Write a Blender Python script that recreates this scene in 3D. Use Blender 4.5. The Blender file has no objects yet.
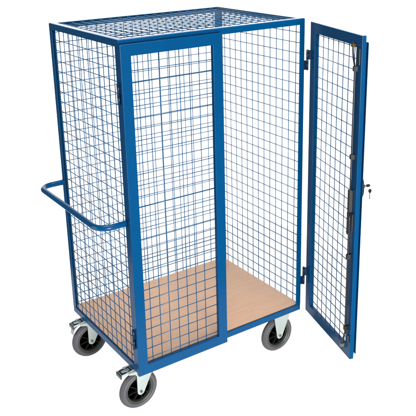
import bpy, bmesh, math
from mathutils import Vector, Matrix

SC = bpy.context.scene
COL = SC.collection
PI = math.pi

# ------------------------------------------------------------------ dimensions (metres)
W, D, H = 0.990, 0.712, 1.548      # cage width, depth, height above the base
GZ = 0.235                          # underside of the base above the floor
A = 0.030                           # leg width of the angle iron
TH = 0.003                          # its wall
WR = 0.0020                        # wire radius
DOOR_A = math.radians(106.545)      # direction of the open door
FW = 0.049                          # face width of the door frames
DT = 0.020                          # door thickness
DZ0, DZ1 = -0.005, 1.530            # door bottom / top

# ------------------------------------------------------------------ materials
def new_mat(name):
    m = bpy.data.materials.new(name); m.use_nodes = True
    nt = m.node_tree
    return m, nt, nt.nodes['Principled BSDF']

def noise(nt, scale, detail=3.0, stretch=None):
    tc = nt.nodes.new('ShaderNodeTexCoord')
    mp = nt.nodes.new('ShaderNodeMapping')
    if stretch: mp.inputs['Scale'].default_value = stretch
    nz = nt.nodes.new('ShaderNodeTexNoise')
    nz.inputs['Scale'].default_value = scale; nz.inputs['Detail'].default_value = detail
    nt.links.new(tc.outputs['Object'], mp.inputs['Vector'])
    nt.links.new(mp.outputs['Vector'], nz.inputs['Vector'])
    return nz

def ramp(nt, src, stops):
    r = nt.nodes.new('ShaderNodeValToRGB')
    e = r.color_ramp.elements
    e[0].position, e[0].color = stops[0][0], (*stops[0][1], 1)
    e[1].position, e[1].color = stops[-1][0], (*stops[-1][1], 1)
    for p, c in stops[1:-1]:
        x = e.new(p); x.color = (*c, 1)
    nt.links.new(src, r.inputs['Fac'])
    return r

def simple(name, col, rough, metal=0.0, spec=0.5, bump=0.0, bscale=400, var=0.06):
    m, nt, b = new_mat(name)
    nz = noise(nt, 18, 4)
    lo = tuple(c * (1 - var) for c in col); hi = tuple(min(1, c * (1 + var)) for c in col)
    r = ramp(nt, nz.outputs['Fac'], [(0.3, lo), (0.7, hi)])
    nt.links.new(r.outputs['Color'], b.inputs['Base Color'])
    b.inputs['Roughness'].default_value = rough
    b.inputs['Metallic'].default_value = metal
    b.inputs['Specular IOR Level'].default_value = spec
    if bump:
        n2 = noise(nt, bscale, 2)
        bp = nt.nodes.new('ShaderNodeBump')
        bp.inputs['Strength'].default_value = bump; bp.inputs['Distance'].default_value = 0.001
        nt.links.new(n2.outputs['Fac'], bp.inputs['Height'])
        nt.links.new(bp.outputs['Normal'], b.inputs['Normal'])
    return m

BLUE = simple('blue_powder_coat', (0.0, 0.042, 0.121), 0.22, 0, 0.16, 0.10, 260, 0.03)
WIREM = simple('blue_coated_wire', (0.002, 0.058, 0.140), 0.32, 0, 0.35, 0, 1, 0.04)
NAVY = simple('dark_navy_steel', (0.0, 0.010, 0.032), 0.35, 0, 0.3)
ZINC = simple('zinc_plated_steel', (0.37, 0.42, 0.40), 0.36, 0.6, 0.5, 0.15, 120, 0.05)
DZINC = simple('worn_zinc_steel', (0.16, 0.165, 0.15), 0.4, 0.7, 0.5, 0.2, 150, 0.15)
BLACK = simple('black_plastic', (0.007, 0.008, 0.007), 0.38, 0, 0.25, 0.1, 300, 0.1)
RODM = simple('black_oxide_steel', (0.012, 0.013, 0.016), 0.35, 0.3, 0.5, 0.1, 300, 0.1)
TYRE = simple('grey_rubber', (0.046, 0.045, 0.050), 0.55, 0, 0.45, 0.25, 500, 0.05)
RING = simple('dark_green_grey_plastic', (0.022, 0.028, 0.020), 0.42, 0, 0.5, 0.1, 300, 0.1)
GREEN = simple('dark_green_plastic', (0.004, 0.026, 0.018), 0.3, 0, 0.5)
GUN = simple('gunmetal', (0.040, 0.042, 0.040), 0.35, 0.6, 0.4, 0.2, 150, 0.15)
BRASS = simple('brass', (0.10, 0.065, 0.025), 0.3, 0.9, 0.5)

def wood():
    m, nt, b = new_mat('beech_board')
    nz = noise(nt, 5.0, 8, (1.2, 16.0, 1.0))
    n2 = noise(nt, 90.0, 3, (1.0, 14.0, 1.0))
    mx = nt.nodes.new('ShaderNodeMath'); mx.operation = 'MULTIPLY_ADD'
    nt.links.new(n2.outputs['Fac'], mx.inputs[0]); mx.inputs[1].default_value = 0.4
    nt.links.new(nz.outputs['Fac'], mx.inputs[2])
    r = ramp(nt, mx.outputs['Value'], [(0.45, (0.465, 0.275, 0.172)), (0.70, (0.500, 0.303, 0.193)), (0.98, (0.530, 0.328, 0.213))])
    nt.links.new(r.outputs['Color'], b.inputs['Base Color'])
    b.inputs['Roughness'].default_value = 0.42
    b.inputs['Specular IOR Level'].default_value = 0.4
    bp = nt.nodes.new('ShaderNodeBump'); bp.inputs['Strength'].default_value = 0.08
    bp.inputs['Distance'].default_value = 0.001
    nt.links.new(n2.outputs['Fac'], bp.inputs['Height']); nt.links.new(bp.outputs['Normal'], b.inputs['Normal'])
    return m
WOOD = wood()
EDGE = simple('board_edge', (0.13, 0.060, 0.026), 0.6, 0, 0.3, 0.2, 200, 0.15)

def floor_mat():
    # made-up translucent sheet: light let through from below washes out the shadows
    m, nt, b = new_mat('translucent_white_floor')
    out = nt.nodes['Material Output']
    b.inputs['Base Color'].default_value = (0.60, 0.60, 0.60, 1)
    b.inputs['Roughness'].default_value = 0.6
    tr = nt.nodes.new('ShaderNodeBsdfTranslucent'); tr.inputs['Color'].default_value = (0.97, 0.97, 0.97, 1)
    mx = nt.nodes.new('ShaderNodeMixShader'); mx.inputs['Fac'].default_value = 0.78
    nt.links.new(b.outputs['BSDF'], mx.inputs[1]); nt.links.new(tr.outputs['BSDF'], mx.inputs[2])
    nt.links.new(mx.outputs['Shader'], out.inputs['Surface'])
    return m
FLOOR = floor_mat()

# ------------------------------------------------------------------ mesh helpers
def bx(bm, x0, x1, y0, y1, z0, z1, mi=0):
    vs = [bm.verts.new((x, y, z)) for z in (z0, z1) for y in (y0, y1) for x in (x0, x1)]
    for f in ((0, 2, 3, 1), (4, 5, 7, 6), (0, 1, 5, 4), (2, 6, 7, 3), (0, 4, 6, 2), (1, 3, 7, 5)):
        bm.faces.new([vs[i] for i in f]).material_index = mi

def prism(bm, pts, axis, a, b):
    """pts: 2D outline; extruded along axis from a to b"""
    def P(u, v, w):
        return {'x': (w, u, v), 'y': (u, w, v), 'z': (u, v, w)}[axis]
    lo = [bm.verts.new(P(u, v, a)) for u, v in pts]; hi = [bm.verts.new(P(u, v, b)) for u, v in pts]
    n = len(pts)
    bm.faces.new(lo); bm.faces.new(hi[::-1])
    for i in range(n):
        bm.faces.new((lo[i], hi[i], hi[(i + 1) % n], lo[(i + 1) % n]))

def tube(bm, pts, r, seg=8, caps=True, rs=None, sq=None):
    pts = [Vector(p) for p in pts]; n = len(pts); rings = []
    ref = None
    for i, p in enumerate(pts):
        t = (pts[min(i + 1, n - 1)] - pts[max(i - 1, 0)]).normalized()
        if ref is None:
            ref = Vector((0, 0, 1)) if abs(t.z) < 0.9 else Vector((1, 0, 0))
        u = (ref - t * ref.dot(t)).normalized(); ref = u; v = t.cross(u)
        rr = rs[i] if rs else r
        s = sq[i] if sq else 1.0
        rings.append([bm.verts.new(p + (u * math.cos(2 * PI * k / seg) + v * math.sin(2 * PI * k / seg) * s) * rr) for k in range(seg)])
    for a, b in zip(rings, rings[1:]):
        for k in range(seg):
            f = bm.faces.new((a[k], a[(k + 1) % seg], b[(k + 1) % seg], b[k])); f.smooth = True
    if caps:
        bm.faces.new(rings[0][::-1]); bm.faces.new(rings[-1])

def lathe(bm, prof, c, axis='y', seg=48, smooth=True, closed=False):
    """prof: (radius, offset along axis)"""
    c = Vector(c); rings = []
    for r, o in prof:
        ring = []
        for k in range(seg):
            t = 2 * PI * k / seg
            q = Vector((r * math.cos(t), o, r * math.sin(t))) if axis == 'y' else Vector((r * math.cos(t), r * math.sin(t), o))
            ring.append(bm.verts.new(c + q))
        rings.append(ring)
    pairs = list(zip(rings, rings[1:]))
    if closed: pairs.append((rings[-1], rings[0]))
    for a, b in pairs:
        for k in range(seg):
            f = bm.faces.new((a[k], a[(k + 1) % seg], b[(k + 1) % seg], b[k])); f.smooth = smooth
    if not closed:
        if prof[0][0] > 1e-5: bm.faces.new(rings[0])
        if prof[-1][0] > 1e-5: bm.faces.new(rings[-1][::-1])

def obj(name, bm, mats, parent=None, bevel=0, segs=2, loc=None):
    bmesh.ops.recalc_face_normals(bm, faces=bm.faces)
    me = bpy.data.meshes.new(name); bm.to_mesh(me); bm.free()
    for m in (mats if isinstance(mats, (list, tuple)) else [mats]): me.materials.append(m)
    o = bpy.data.objects.new(name, me); COL.objects.link(o)
    if parent: o.parent = parent
    if loc: o.location = loc
    if bevel:
        md = o.modifiers.new('bevel', 'BEVEL'); md.width = bevel; md.segments = segs
        md.limit_method = 'ANGLE'; md.angle_limit = math.radians(40)
        md.harden_normals = True
    return o

def grid(bm, P, u0, u1, us, v0, v1, vs, off=WR):
    """welded wire: bars along v at each u (one side), bars along u at each v (other side); P(u,v,n)->point"""
    for u in us: tube(bm, [P(u, v0, -off), P(u, v1, -off)], WR, 8)
    for v in vs: tube(bm, [P(u0, v, off), P(u1, v, off)], WR, 8)

# ------------------------------------------------------------------ the trolley
root = bpy.data.objects.new('mesh_trolley', None); COL.objects.link(root)
root['label'] = 'tall blue wire mesh cage trolley on grey castors with its right door open'
root['category'] = 'trolley'
ROOT = Vector((0.5, 0.356, 0.0))
root.location = ROOT
OFF = Vector((-ROOT.x, -ROOT.y, GZ))     # part coordinates: x right, y back, z above the base

def part(name, bm, mats, bevel=0, parent=None, segs=2):
    return obj(name, bm, mats, parent or root, bevel, segs, OFF if parent is None else None)

# base frame: rectangular tube, 34 mm high
RH = 0.034
def ring(bm, prof):
    """closed profile of (inset, z) swept round the cage outline with mitred corners"""
    cs = []
    for sx, sy in ((0, 0), (1, 0), (1, 1), (0, 1)):
        cs.append([bm.verts.new(((W - i_) if sx else i_, (D - i_) if sy else i_, z)) for i_, z in prof])
    n = len(prof)
    for a in range(4):
        b = (a + 1) % 4
        for k in range(n):
            bm.faces.new((cs[a][k], cs[b][k], cs[b][(k + 1) % n], cs[a][(k + 1) % n]))
g = 0.0003
bm = bmesh.new()
ring(bm, [(0, 0), (A, 0), (A, RH), (0, RH)])
bx(bm, W * .5 - .015, W * .5 + .015, A + g, D - A - g, 0.001, RH - .001)
part('base_frame', bm, BLUE, 0.003, segs=3)

# board with cut corners at the posts
def rounded(x0, x1, y0, y1, r, n=6):
    out = []
    for cx, cy, a0 in ((x1 - r, y0 + r, -90), (x1 - r, y1 - r, 0), (x0 + r, y1 - r, 90), (x0 + r, y0 + r, 180)):
        for k in range(n + 1):
            t = math.radians(a0 + 90 * k / n); out.append((cx + r * math.cos(t), cy + r * math.sin(t)))
    return out
bm = bmesh.new()
prism(bm, rounded(0.0078, W - 0.0078, 0.0060, D - 0.0125, 0.026), 'z', RH + 0.0003, RH + 0.0055)
bmesh.ops.recalc_face_normals(bm, faces=bm.faces)
for f in bm.faces:
    f.material_index = 0 if f.normal.z > 0.5 else 1
board = part('platform_board', bm, [WOOD, EDGE], 0.0005, segs=1)
BT = RH + 0.0055
for x, y in ((0.747, 0.067), (0.259, 0.070)):
    bm = bmesh.new(); lathe(bm, [(0.0001, 0.0012), (0.0025, 0.0011), (0.0036, 0.0006), (0.0040, 0.0)], (x, y, BT), 'z', 20)
    part('screw_head', bm, ZINC)

# corner posts: angle iron, open to the inside
def post(x, y, sx, sy):
    bm = bmesh.new()
    z0, z1 = RH + .0002, H - A
    pts = [(0, 0), (A, 0), (A, TH), (TH, TH), (TH, A), (0, A)]
    pts = [(x + sx * u, y + sy * v) for u, v in pts]
    if sx * sy < 0: pts = pts[::-1]
    prism(bm, pts, 'z', z0, z1)
    part('corner_post', bm, BLUE, 0.0008)
post(0, 0, 1, 1); post(W, 0, -1, 1); post(0, D, 1, -1); post(W, D, -1, -1)

# top frame: angle iron ring with a rounded outer edge
bm = bmesh.new()
zt0 = H - A + .0002
ro = .0055
arc = [(ro - ro * math.cos(math.radians(t)), H - ro + ro * math.sin(math.radians(t))) for t in range(0, 91, 15)]
ring(bm, [(0, zt0)] + arc + [(A, H), (A, H - TH), (ro, H - TH), (TH, H - ro), (TH, zt0)])
for f in bm.faces: f.smooth = True
part('top_frame', bm, BLUE, 0.0006, segs=1)

P50 = 0.05
zr = [0.0785 + P50 * k for k in range(29)]           # side and back rows
zr_b = [0.052 + P50 * k for k in range(30)]
yc = [0.0565 + P50 * k for k in range(13)]
xc = [0.045 + P50 * k for k in range(19)]
# side meshes, welded inside the posts
def side_mesh(x, s, zs):
    bm = bmesh.new()
    grid(bm, lambda u, v, n: (x + s * n, u, v), 0.006, D - 0.006, yc, RH + .0002, H - 0.006, zs)
    part('side_mesh', bm, WIREM)
side_mesh(TH + 2 * WR, 1, [0.071 + P50 * k for k in range(29)])
side_mesh(W - TH - 2 * WR, -1, zr)
bm = bmesh.new()
grid(bm, lambda u, v, n: (u, D - TH - 2 * WR - 0.0005 - n, v), 0.012, W - 0.012, xc, RH + .0002, H - 0.006, zr_b)
part('back_mesh', bm, WIREM)
bm = bmesh.new()
grid(bm, lambda u, v, n: (u, v, H - TH - 2 * WR - n - .0003), 0.008, W - 0.008, [x + .005 for x in xc], 0.012, D - 0.012, [y + .0 for y in yc])
part('roof_mesh', bm, WIREM)

# push handle on the left side
HZ, HR, HX = 0.748, 0.0135, -0.131
y0h, y1h, cr = 0.020, D - 0.022, 0.062
pts, rs, sq = [], [], []
def add(x, y, z=HZ, r=HR, s=1.0): pts.append((x, y, z)); rs.append(r); sq.append(s)
add(-0.0004, y0h, HZ, 0.0150, .55); add(-0.012, y0h, HZ, 0.0148, .62); add(-0.028, y0h, HZ, HR, 1)
for k in range(0, 11):
    t = PI / 2 * k / 10; add(HX + cr - cr * math.sin(t), y0h + cr - cr * math.cos(t))
for k in range(0, 11):
    t = PI / 2 * k / 10; add(HX + cr - cr * math.cos(t), y1h - cr + cr * math.sin(t))
add(-0.028, y1h); add(-0.012, y1h, HZ, 0.0148, .62); add(-0.0004, y1h, HZ, 0.0150, .55)
bm = bmesh.new(); tube(bm, pts, HR, 20, True, rs, sq)
part('push_handle', bm, BLUE)

# ------------------------------------------------------------------ doors (built closed-to-left in own axes)
# local: r along the door from the hinge, t outward (0 = inner face of the frame), z up
DW = 0.499
def door_frame_bm(m):
    bm = bmesh.new()
    cs = []
    for sx, sz in ((0, 0), (1, 0), (1, 1), (0, 1)):
        cs.append([bm.verts.new(((DW - i_) if sx else i_, m * t_, (DZ1 - i_) if sz else DZ0 + i_)) for i_, t_ in ((0, 0), (FW, 0), (FW, DT), (0, DT))])
    for a in range(4):
        b = (a + 1) % 4
        for k in range(4):
            bm.faces.new((cs[a][k], cs[b][k], cs[b][(k + 1) % 4], cs[a][(k + 1) % 4]))
    return bm

def make_door(m, label, cols, rows, tm):
    """m = 1: outward is +y of the door's own axes, m = -1: outward is -y"""
    d = obj('cage_door', door_frame_bm(m), BLUE, root, 0.0018, 3)
    d['label'] = label
    bm = bmesh.new()
    e = .0003
    grid(bm, lambda u, v, n: (u, m * (tm + n), v), FW + e, DW - FW - e, cols, DZ0 + FW + e, DZ1 - FW - e, rows)
    obj('door_mesh', bm, WIREM, d)
    return d

def hinge(parent, x, y, z0, z1, dirs):
    """knuckle on the pin axis (x, y); dirs: leaf directions (upper half, lower half)"""
    bm = bmesh.new(); zm = (z0 + z1) / 2
    for (a, b), (dx, dy) in zip(((zm + .001, z1), (z0, zm - .001)), dirs):
        tube(bm, [(x, y, a), (x, y, b)], .0062, 16)
        L = math.hypot(dx, dy); ux, uy = dx / L, dy / L; px, py = -uy * .002, ux * .002
        q = [(x + px, y + py), (x + dx + px, y + dy + py), (x + dx - px, y + dy - py), (x - px, y - py)]
        prism(bm, q, 'z', a + .0005, b - .0005)
    tube(bm, [(x, y, z0 - .003), (x, y, z1 + .003)], .0035, 12)
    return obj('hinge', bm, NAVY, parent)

# left door: closed, lying on the front of the frame
ld = make_door(-1, 'closed left door', [0.0846 + P50 * k for k in range(7)], [0.0679 + P50 * k for k in range(28)], .006)
ld.location = OFF + Vector((-0.003, -0.0025, 0))
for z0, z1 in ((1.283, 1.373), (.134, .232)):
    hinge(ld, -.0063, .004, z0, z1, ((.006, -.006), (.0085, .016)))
bm = bmesh.new()
bx(bm, DW - .022, DW + .010, .0004, .0030, .058, 1.500); bx(bm, DW + .0075, DW + .010, .0032, .0125, .058, 1.500)
obj('stop_strip', bm, BLUE, ld, .0006)

# right door: swung open
rd = make_door(1, 'open right door with lock rods', [0.069 + P50 * k for k in range(8)], [0.0225 + P50 * k for k in range(1, 30)], .0135)
HP = Vector((W + .027, -.010, 0))
rd.location = OFF + HP
rd.rotation_euler = (0, 0, -DOOR_A)
def to_door(v):      # cage coordinates -> door coordinates
    v = Vector(v) - HP; c, s = math.cos(DOOR_A), math.sin(DOOR_A)
    return (v.x * c - v.y * s, v.x * s + v.y * c)
hx, hy = to_door((W + .014, -.006, 0))
pr, pt = to_door((W - .002, -.003, 0))
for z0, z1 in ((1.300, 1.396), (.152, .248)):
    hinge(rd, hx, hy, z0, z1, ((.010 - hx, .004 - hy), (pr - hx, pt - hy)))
# overlapping lip on the outside of the free edge
bm = bmesh.new()
bx(bm, DW - .045, DW - .004, DT + .0004, DT + .0028, .016, 1.500)
bx(bm, DW - .0455, DW - .043, DT + .0030, DT + .0135, .016, 1.500)
bx(bm, DW - .0185, DW - .016, DT + .0030, DT + .0110, .016, 1.500)
bx(bm, DW - .0185, DW - .003, DT + .0112, DT + .0136, .016, 1.500)
obj('stop_strip', bm, BLUE, rd, .0006)
# lock rods on the inside: t < 0
RT = -.011
def rod(pts, r=.0042):
    bm = bmesh.new(); tube(bm, pts, r, 12); obj('lock_rod', bm, RODM, rd)
def smooth_path(P, n=5):
    out = []
    for i in range(len(P) - 1):
        p0 = Vector(P[max(i - 1, 0)]); p1 = Vector(P[i]); p2 = Vector(P[i + 1]); p3 = Vector(P[min(i + 2, len(P) - 1)])
        for k in range(n):
            t = k / n
            out.append(.5 * ((2 * p1) + (-p0 + p2) * t + (2 * p0 - 5 * p1 + 4 * p2 - p3) * t * t + (-p0 + 3 * p1 - 3 * p2 + p3) * t ** 3))
    out.append(Vector(P[-1])); return out
rod(smooth_path([(.443, RT, 1.497), (.444, RT, 1.465), (.450, RT, 1.430), (.462, RT, 1.400), (.4665, RT, 1.370), (.4665, RT, 1.20), (.4665, RT, .845)]))
rod(smooth_path([(.4665, RT, .735), (.4665, RT, .45), (.4665, RT, .150), (.462, RT, .118), (.448, RT, .080), (.440, RT, .050), (.436, RT, .022)]))
def bracket(r, z, w=.016, h=.022, mat=BRASS):
    bm = bmesh.new()
    bx(bm, r - w / 2, r + w / 2, RT - .0075, RT - .0055, z - h / 2, z + h / 2)
    bx(bm, r - w / 2, r - w / 2 + .002, RT - .0053, -.0003, z - h / 2, z + h / 2)
    bx(bm, r + w / 2 - .002, r + w / 2, RT - .0053, -.0003, z - h / 2, z + h / 2)
    lathe(bm, [(.0035, -.0022), (.0035, 0), (.0001, .0001)][:2], (r, RT - .0076, z), 'y', 12)
    obj('rod_guide', bm, mat, rd, .0004, 1)
bracket(.446, 1.484, .014, .014, BRASS)
bracket(.4665, 1.388, .015, .022, GUN); bracket(.4665, .998, .015, .022, GUN)
bracket(.4665, .52, .015, .022, GUN); bracket(.4665, .150, .015, .022, BRASS); bracket(.438, .042, .015, .018, DZINC)
# lock gear case and lever
bm = bmesh.new()
bx(bm, .452, .472, -.0170, -.0003, .738, .842); 
for z in (.748, .772, .806, .832):
    lathe(bm, [(.0045, -.003), (.0045, 0.0)], (.462, -.0172, z), 'y', 12)
obj('lock_case', bm, GUN, rd, .0015)
bm = bmesh.new(); bx(bm, .452, .466, -.0175, -.0155, .628, .736); bx(bm, .452, .454, -.0153, -.0065, .628, .736)
lathe(bm, [(.004, -.003), (.004, 0.0)], (.459, -.0177, .640), 'y', 12)
obj('lock_lever', bm, RODM, rd, .0008)
bm = bmesh.new(); bx(bm, .474, .482, -.006, -.0003, .640, .730); obj('latch_plate', bm, GUN, rd, .001)
bm = bmesh.new(); bx(bm, .478, .490, -.0060, -.0003, 1.405, 1.475); obj('latch_plate', bm, GUN, rd, .001)
bm = bmesh.new(); bx(bm, .478, .490, -.0060, -.0003, .080, .118); obj('latch_plate', bm, GUN, rd, .001)
# lock escutcheon and cylinder on the outside
KZ = .850; KR = .474
bm = bmesh.new()
prism(bm, [(KR + .017 * math.cos(2 * PI * k / 20), KZ + .045 * math.sin(2 * PI * k / 20)) for k in range(20)], 'y', DT + .0138, DT + .0245)
obj('lock_escutcheon', bm, BLACK, rd, .002)
bm = bmesh.new(); lathe(bm, [(.010, 0), (.010, .006), (.0085, .0075), (.0001, .0075)], (KR, DT + .0247, KZ + .006), 'y', 24)
obj('lock_cylinder', bm, BRASS, rd)

# ------------------------------------------------------------------ castors
def castor(cx, cy, brake):
    """cx, cy: wheel centre; fork plate above.  y is the axle direction"""
    R_, AZ = 0.1000, -0.135; q = 1.25
    tr = 0.042 if brake else 0.0                     # swivel castors trail to the left
    px = cx + tr
    bm = bmesh.new()
    # top plate, ball race
    bx(bm, px - .052, px + .052, cy - .042, cy + .042, -.0042, -.0004)
    for sx in (-1, 1):
        for sy in (-1, 1):
            lathe(bm, [(.0065, -.0045), (.0065, 0)], (px + sx * .040, cy + sy * .030, -.0043), 'z', 6, False)
    if brake:
        lathe(bm, [(.034, -.0145), (.040, -.010), (.036, -.0045)], (px, cy, 0), 'z', 40)
    # fork crown
    zc = -.015 if brake else -.0045
    bx(bm, cx - (.060 if brake else .040), cx + (.074 if brake else .066), cy - .0325, cy + .0325, zc - .0040, zc - .0003)
    # fork blades: wide at the crown, narrow at the axle
    for s in (-1, 1):
        y0, y1 = (cy + s * .0300, cy + s * .0335)
        z = zc - .0042
        arc = [(cx + .0185 * math.cos(math.radians(a)), AZ + .0185 * math.sin(math.radians(a))) for a in range(180, 331, 15)]
        if brake:
            o = [(cx - .060, z), (cx - .060, z - .006), (cx - .026, z - .016), (cx - .0185, z - .026)] + arc
            o += [(cx + .052, z - .055), (cx + .070, z - .022), (cx + .074, z)]
        else:
            o = [(cx - .040, z), (cx - .036, z - .022)] + arc + [(cx + .044, z - .070), (cx + .062, z - .030), (cx + .066, z)]
        prism(bm, o, 'y', min(y0, y1), max(y0, y1))
    cs = part('castor', bm, ZINC, .0010)
    cs['label'] = ('swivel castor with brake pedal' if brake else 'fixed castor without brake')
    # tyre
    bm = bmesh.new()
    w = .0235
    prof = [(.0585, -w + .0035), (.0600, -w + .0008), (.0640, -w), (.0700, -w + .0006), (.0715, -w + .0020), (.0722, -w + .0045),
            (.0755, -w + .0075), (.0783, -w + .012), (.0797, -w + .018)]
    prof = [(r * q, o) for r, o in prof] + [(R_, 0)] + [(r, -o) for r, o in prof[::-1]]
    lathe(bm, prof + [(.0560 * q, w - .006), (.0560 * q, -w + .006)], (cx, cy, AZ), 'y', 72, True, True)
    obj('tyre', bm, TYRE, cs)
    # rim: outer ring, disc, spokes, hub
    bm = bmesh.new()
    lathe(bm, [(r * q, o) for r, o in [(.0583, -.0188), (.0583, .0188), (.0520, .0200), (.0500, .0120), (.0480, .004), (.0480, -.004), (.0500, -.0120), (.0520, -.0200)]], (cx, cy, AZ), 'y', 64, True, True)
    obj('rim_ring', bm, RING, cs)
    bm = bmesh.new()
    lathe(bm, [(.0598, -.0035), (.0598, .0035), (.0001, .0035)], (cx, cy, AZ), 'y', 48, False)
    bm.faces.ensure_lookup_table()
    lathe(bm, [(.0001, -.0036), (.0598, -.0036)], (cx, cy, AZ), 'y', 48, False)
    lathe(bm, [(.0165, -.0285), (.0180, -.0270), (.0180, .0270), (.0165, .0285)], (cx, cy, AZ), 'y', 32)
    for k in range(8):
        t = 2 * PI * k / 8 + .2; c, s = math.cos(t), math.sin(t); r0, r1, h = .0178, .0598, .0013
        for e in (-1, 1):
            pr_ = [(r0, -h), (r1, -h), (r1, h), (r0, h)]
            lo = [bm.verts.new((cx + a * c - b * s, cy + e * .0037, AZ + a * s + b * c)) for a, b in pr_]
            hi = [bm.verts.new((cx + a * c - b * s, cy + e * (.0185 if a < .03 else .0145), AZ + a * s + b * c)) for a, b in pr_]
            bm.faces.new(lo); bm.faces.new(hi[::-1])
            for i in range(4): bm.faces.new((lo[i], hi[i], hi[(i + 1) % 4], lo[(i + 1) % 4]))
    obj('rim', bm, BLACK, cs)
    # axle bolt
    bm = bmesh.new()
    lathe(bm, [(.0001, -.0425), (.0055, -.0420), (.0070, -.0400), (.0070, -.0338), (.0040, -.0337), (.0040, .0337), (.0070, .0338), (.0070, .0400), (.0001, .0420)], (cx, cy, AZ), 'y', 6, False)
    obj('axle_bolt', bm, DZINC, cs)
    if brake:
        # brake pedal: channel reaching out to the left, tip bent up over a dark cap
        x1, x0 = px - .034, px - .142
        z1, z0 = -.0125, -.0270
        hw = .024
        bm = bmesh.new()
        def sheet(pts, ya, yb, th):
            up = [(x, z + th) for x, z in pts]
            prism(bm, pts + up[::-1], 'y', ya, yb)
        base = [(x1 + .02, z1), (x1, z1), (x0 + .030, z0 + .002), (x0 + .008, z0)]
        sheet(base, cy - hw, cy + hw, .0022)
        for s in (-1, 1):      # side flanges
            a, b = sorted((cy + s * hw, cy + s * (hw - .0025)))
            sheet([(x1, z1 + .0023), (x0 + .030, z0 + .0043), (x0 + .008, z0 + .0023)], a, b, .0075)
        bx(bm, x0 + .0085, x0 + .0115, cy - hw + .0028, cy + hw - .0028, z0 + .0024, z0 + .0090)
        obj('brake_pedal', bm, ZINC, cs, .0008)
        bm = bmesh.new()       # inner tongue
        prism(bm, [(x0 + .018, cy - .007), (x0 + .060, cy - .012), (x0 + .060, cy + .012), (x0 + .018, cy + .007)], 'z', z0 + .0105, z0 + .0135)
        obj('release_tongue', bm, ZINC, cs, .001)
        bm = bmesh.new()
        prism(bm, [(x0 + .0125, z0 + .0052), (x0 + .030, z0 + .0062), (x1 - .004, z1 + .0026), (x1 - .004, z1 + .0052), (x0 + .030, z0 + .0092), (x0 + .0125, z0 + .0078)], 'y', cy - hw + .0035, cy + hw - .0035)
        obj('pedal_pad', bm, NAVY, cs, .0006)
        bm = bmesh.new()
        bx(bm, x0 + .066, x0 + .072, cy - hw + .001, cy + hw - .001, z0 + .0135, z0 + .0165)
        obj('pedal_bar', bm, ZINC, cs, .0006)
        bm = bmesh.new()
        bx(bm, x0 + .0022, x0 + .0080, cy - hw - .001, cy + hw + .001, z0 - .011, z0 + .0075)
        obj('pedal_tip', bm, GREEN, cs, .002)
        if cy > .3:            # on the rear one the guard plate shows, hanging from the tip
            bm = bmesh.new()
            cv = [(x0 + .030, z0 - .002), (x0 + .016, z0 - .010), (x0 + .010, z0 - .024), (x0 + .006, z0 - .046)]
            prism(bm, cv + [(x - .0022, z - .0010) for x, z in cv[::-1]], 'y', cy - .020, cy + .016)
            obj('guard_plate', bm, ZINC, cs, .0006)
    return cs
castor(.035, .076, True)
castor(.036, .618, True)
castor(.878, .066, False)
castor(.878, .646, False)

# ------------------------------------------------------------------ keys hanging from the lock (a thing of their own)
key = bpy.data.objects.new('key_ring', None); COL.objects.link(key)
c_, s_ = math.cos(DOOR_A), math.sin(DOOR_A)
kp = OFF + ROOT + HP + Vector((c_ * KR + s_ * (DT + .0324), -s_ * KR + c_ * (DT + .0324), KZ + .006))
key.location = kp; key.rotation_euler = (0, 0, -DOOR_A)
key['label'] = 'two small black headed keys on a ring hanging from the lock of the open door'
key['category'] = 'keys'
def key_bm():      # along +x: blade then head
    bm = bmesh.new()
    prism(bm, [(-.001, -.0032), (.022, -.0032), (.022, .0032), (-.001, .0032), (-.0005, .001)][:4], 'y', -.0009, .0009)
    return bm
def head_bm(cx, cz, a, b):
    bm = bmesh.new()
    prism(bm, [(cx + a * math.cos(2 * PI * k / 24), cz + b * math.sin(2 * PI * k / 24)) for k in range(24)], 'y', -.0022, .0022)
    return bm
kb = bmesh.new(); bx(kb, -.0009, .0009, .0003, .009, -.003, .003); obj('key_blade', kb, DZINC, key)
kb = bmesh.new()
prism(kb, [(.0190 + .0115 * math.cos(2 * PI * k / 24), .0070 * math.sin(2 * PI * k / 24)) for k in range(24)], 'z', -.0022, .0022)
for v in kb.verts: v.co = Vector((v.co.z, v.co.x, v.co.y))
obj('key_head', kb, BLACK, key, .001)
kb = bmesh.new()
tube(kb, [(.011 * math.sin(2 * PI * k / 24) * .3, .0265 + .0075 * math.sin(2 * PI * k / 24), -.0085 + .0105 * math.cos(2 * PI * k / 24)) for k in range(25)], .0008, 6)
obj('split_ring', kb, ZINC, key)
kb = head_bm(.0, -.0265, .0078, .0100)
for v in kb.verts: v.co = Vector((v.co.y, v.co.x + .030, v.co.z))
obj('key_head', kb, BLACK, key, .001)
kb = bmesh.new(); bx(kb, -.0009, .0009, .0275, .0325, -.066, -.0367); obj('key_blade', kb, DZINC, key)

# ------------------------------------------------------------------ the white surface
bm = bmesh.new()
vs = [bm.verts.new((x, y, 0)) for x, y in rounded(-0.8, 2.0, -0.8, 1.6, .25)]
bm.faces.new(vs)
fl = obj('floor', bm, FLOOR); fl['kind'] = 'structure'

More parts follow.
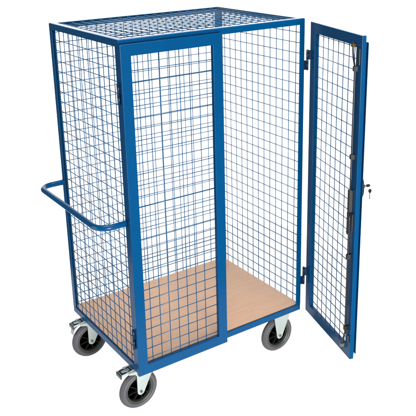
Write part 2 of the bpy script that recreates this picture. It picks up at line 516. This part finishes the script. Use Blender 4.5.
# ------------------------------------------------------------------ light: invented surroundings, white behind and below, dim elsewhere
w = bpy.data.worlds.new('World'); SC.world = w; w.use_nodes = True
nt = w.node_tree; bg = nt.nodes['Background']
tc = nt.nodes.new('ShaderNodeTexCoord')
def dot(vec):
    v = nt.nodes.new('ShaderNodeVectorMath'); v.operation = 'DOT_PRODUCT'
    nt.links.new(tc.outputs['Generated'], v.inputs[0]); v.inputs[1].default_value = vec
    return v.outputs['Value']
def mrange(src, a, b):
    m = nt.nodes.new('ShaderNodeMapRange'); m.interpolation_type = 'SMOOTHSTEP'
    nt.links.new(src, m.inputs['Value']); m.inputs['From Min'].default_value = a; m.inputs['From Max'].default_value = b
    return m.outputs['Result']
WB, WL, WD = 1.7, 1.75, 0.14      # made-up zones: white behind, light from below, dim rest
az = math.radians(50)
up = nt.nodes.new('ShaderNodeVectorMath'); up.operation = 'MULTIPLY'
nt.links.new(tc.outputs['Generated'], up.inputs[0]); up.inputs[1].default_value = (1, 1, 0)
nm = nt.nodes.new('ShaderNodeVectorMath'); nm.operation = 'NORMALIZE'; nt.links.new(up.outputs[0], nm.inputs[0])
dt = nt.nodes.new('ShaderNodeVectorMath'); dt.operation = 'DOT_PRODUCT'
nt.links.new(nm.outputs[0], dt.inputs[0]); dt.inputs[1].default_value = (math.sin(az), math.cos(az), 0)
back = mrange(dt.outputs['Value'], math.cos(math.radians(56)), math.cos(math.radians(43)))
low = mrange(dot(Vector((0, 0, -1))), .50, .75)
def mul(src, k):
    m = nt.nodes.new('ShaderNodeMath'); m.operation = 'MULTIPLY'; nt.links.new(src, m.inputs[0]); m.inputs[1].default_value = k
    return m.outputs[0]
def mxm(a, b):
    m = nt.nodes.new('ShaderNodeMath'); m.operation = 'MAXIMUM'; nt.links.new(a, m.inputs[0])
    if isinstance(b, float): m.inputs[1].default_value = b
    else: nt.links.new(b, m.inputs[1])
    return m.outputs[0]
band = mrange(dot(Vector((0, 0, 1))), .03, .12)       # brighter band added above the horizon to whiten the rail tops
bk = nt.nodes.new('ShaderNodeMath'); bk.operation = 'MULTIPLY_ADD'
nt.links.new(band, bk.inputs[0]); bk.inputs[1].default_value = 1.1; bk.inputs[2].default_value = WB
bb = nt.nodes.new('ShaderNodeMath'); bb.operation = 'MULTIPLY'
nt.links.new(bk.outputs[0], bb.inputs[0]); nt.links.new(back, bb.inputs[1])
high = mrange(dot(Vector((0, 0, -1))), -.60, -.35)    # the added brightness ends well below the zenith
bc = nt.nodes.new('ShaderNodeMath'); bc.operation = 'MULTIPLY'
nt.links.new(bb.outputs[0], bc.inputs[0]); nt.links.new(high, bc.inputs[1])
st = mxm(mxm(bc.outputs[0], mul(low, WL)), WD)
nt.links.new(st, bg.inputs['Strength'])
bg.inputs['Color'].default_value = (1, 1, 1, 1)

def area(name, loc, target, size, power):
    L = bpy.data.lights.new(name, 'AREA'); L.shape = 'RECTANGLE'; L.size, L.size_y = size; L.energy = power
    o = bpy.data.objects.new(name, L); COL.objects.link(o); o.location = loc
    o.rotation_euler = (Vector(target) - Vector(loc)).to_track_quat('-Z', 'Y').to_euler()
    return o
area('key_softbox', (-0.5, -5.2, 0.9), (0.5, 0.2, 0.6), (1.6, 1.3), 520)
area('added_side_fill', (-1.05, 0.40, 0.95), (0.0, 0.35, 1.05), (0.8, 1.5), 13)  # unseen lamp added to lift the left side faces
area('added_low_fill', (-0.45, -2.3, 0.30), (0.45, 0.0, 0.22), (1.2, 0.35), 38)  # extra lamp out of view, added to brighten the lower front rails
area('added_top_fill', (0.5, -0.2, 4.3), (0.5, 0.4, 0.5), (2.2, 1.6), 180)  # added overhead lamp, lightens the board and the top frame

# ------------------------------------------------------------------ camera
cam = bpy.data.cameras.new('camera'); co = bpy.data.objects.new('camera', cam); COL.objects.link(co)
C_ = Vector((-1.3280, -2.6349, 1.9947 + GZ)); yaw, pitch, roll, f, cx, cy = (0.59298, 0.30687, -0.02248, 731.50315, 212.73963, 152.62425)
sa, ca, sb, cb, sc, cc = math.sin(yaw), math.cos(yaw), math.sin(pitch), math.cos(pitch), math.sin(roll), math.cos(roll)
fw = Vector((sa * cb, ca * cb, -sb)); r = Vector((ca, -sa, 0)); u = r.cross(fw)
R = cc * r + sc * u; U = -sc * r + cc * u
M = Matrix((( R.x, U.x, -fw.x, C_.x), (R.y, U.y, -fw.y, C_.y), (R.z, U.z, -fw.z, C_.z), (0, 0, 0, 1)))
co.matrix_world = M
cam.sensor_width = 36; cam.lens = f / 416 * 36
cam.shift_x = (208 - cx) / 416; cam.shift_y = (cy - 208) / 416
cam.clip_end = 200; cam.clip_start = .05
SC.camera = co

SC.view_settings.view_transform = 'Standard'; SC.view_settings.look = 'None'
SC.view_settings.exposure = 0; SC.view_settings.gamma = 1
SC.render.engine = 'CYCLES'
SC.cycles.max_bounces = 8; SC.cycles.diffuse_bounces = 4; SC.cycles.glossy_bounces = 4
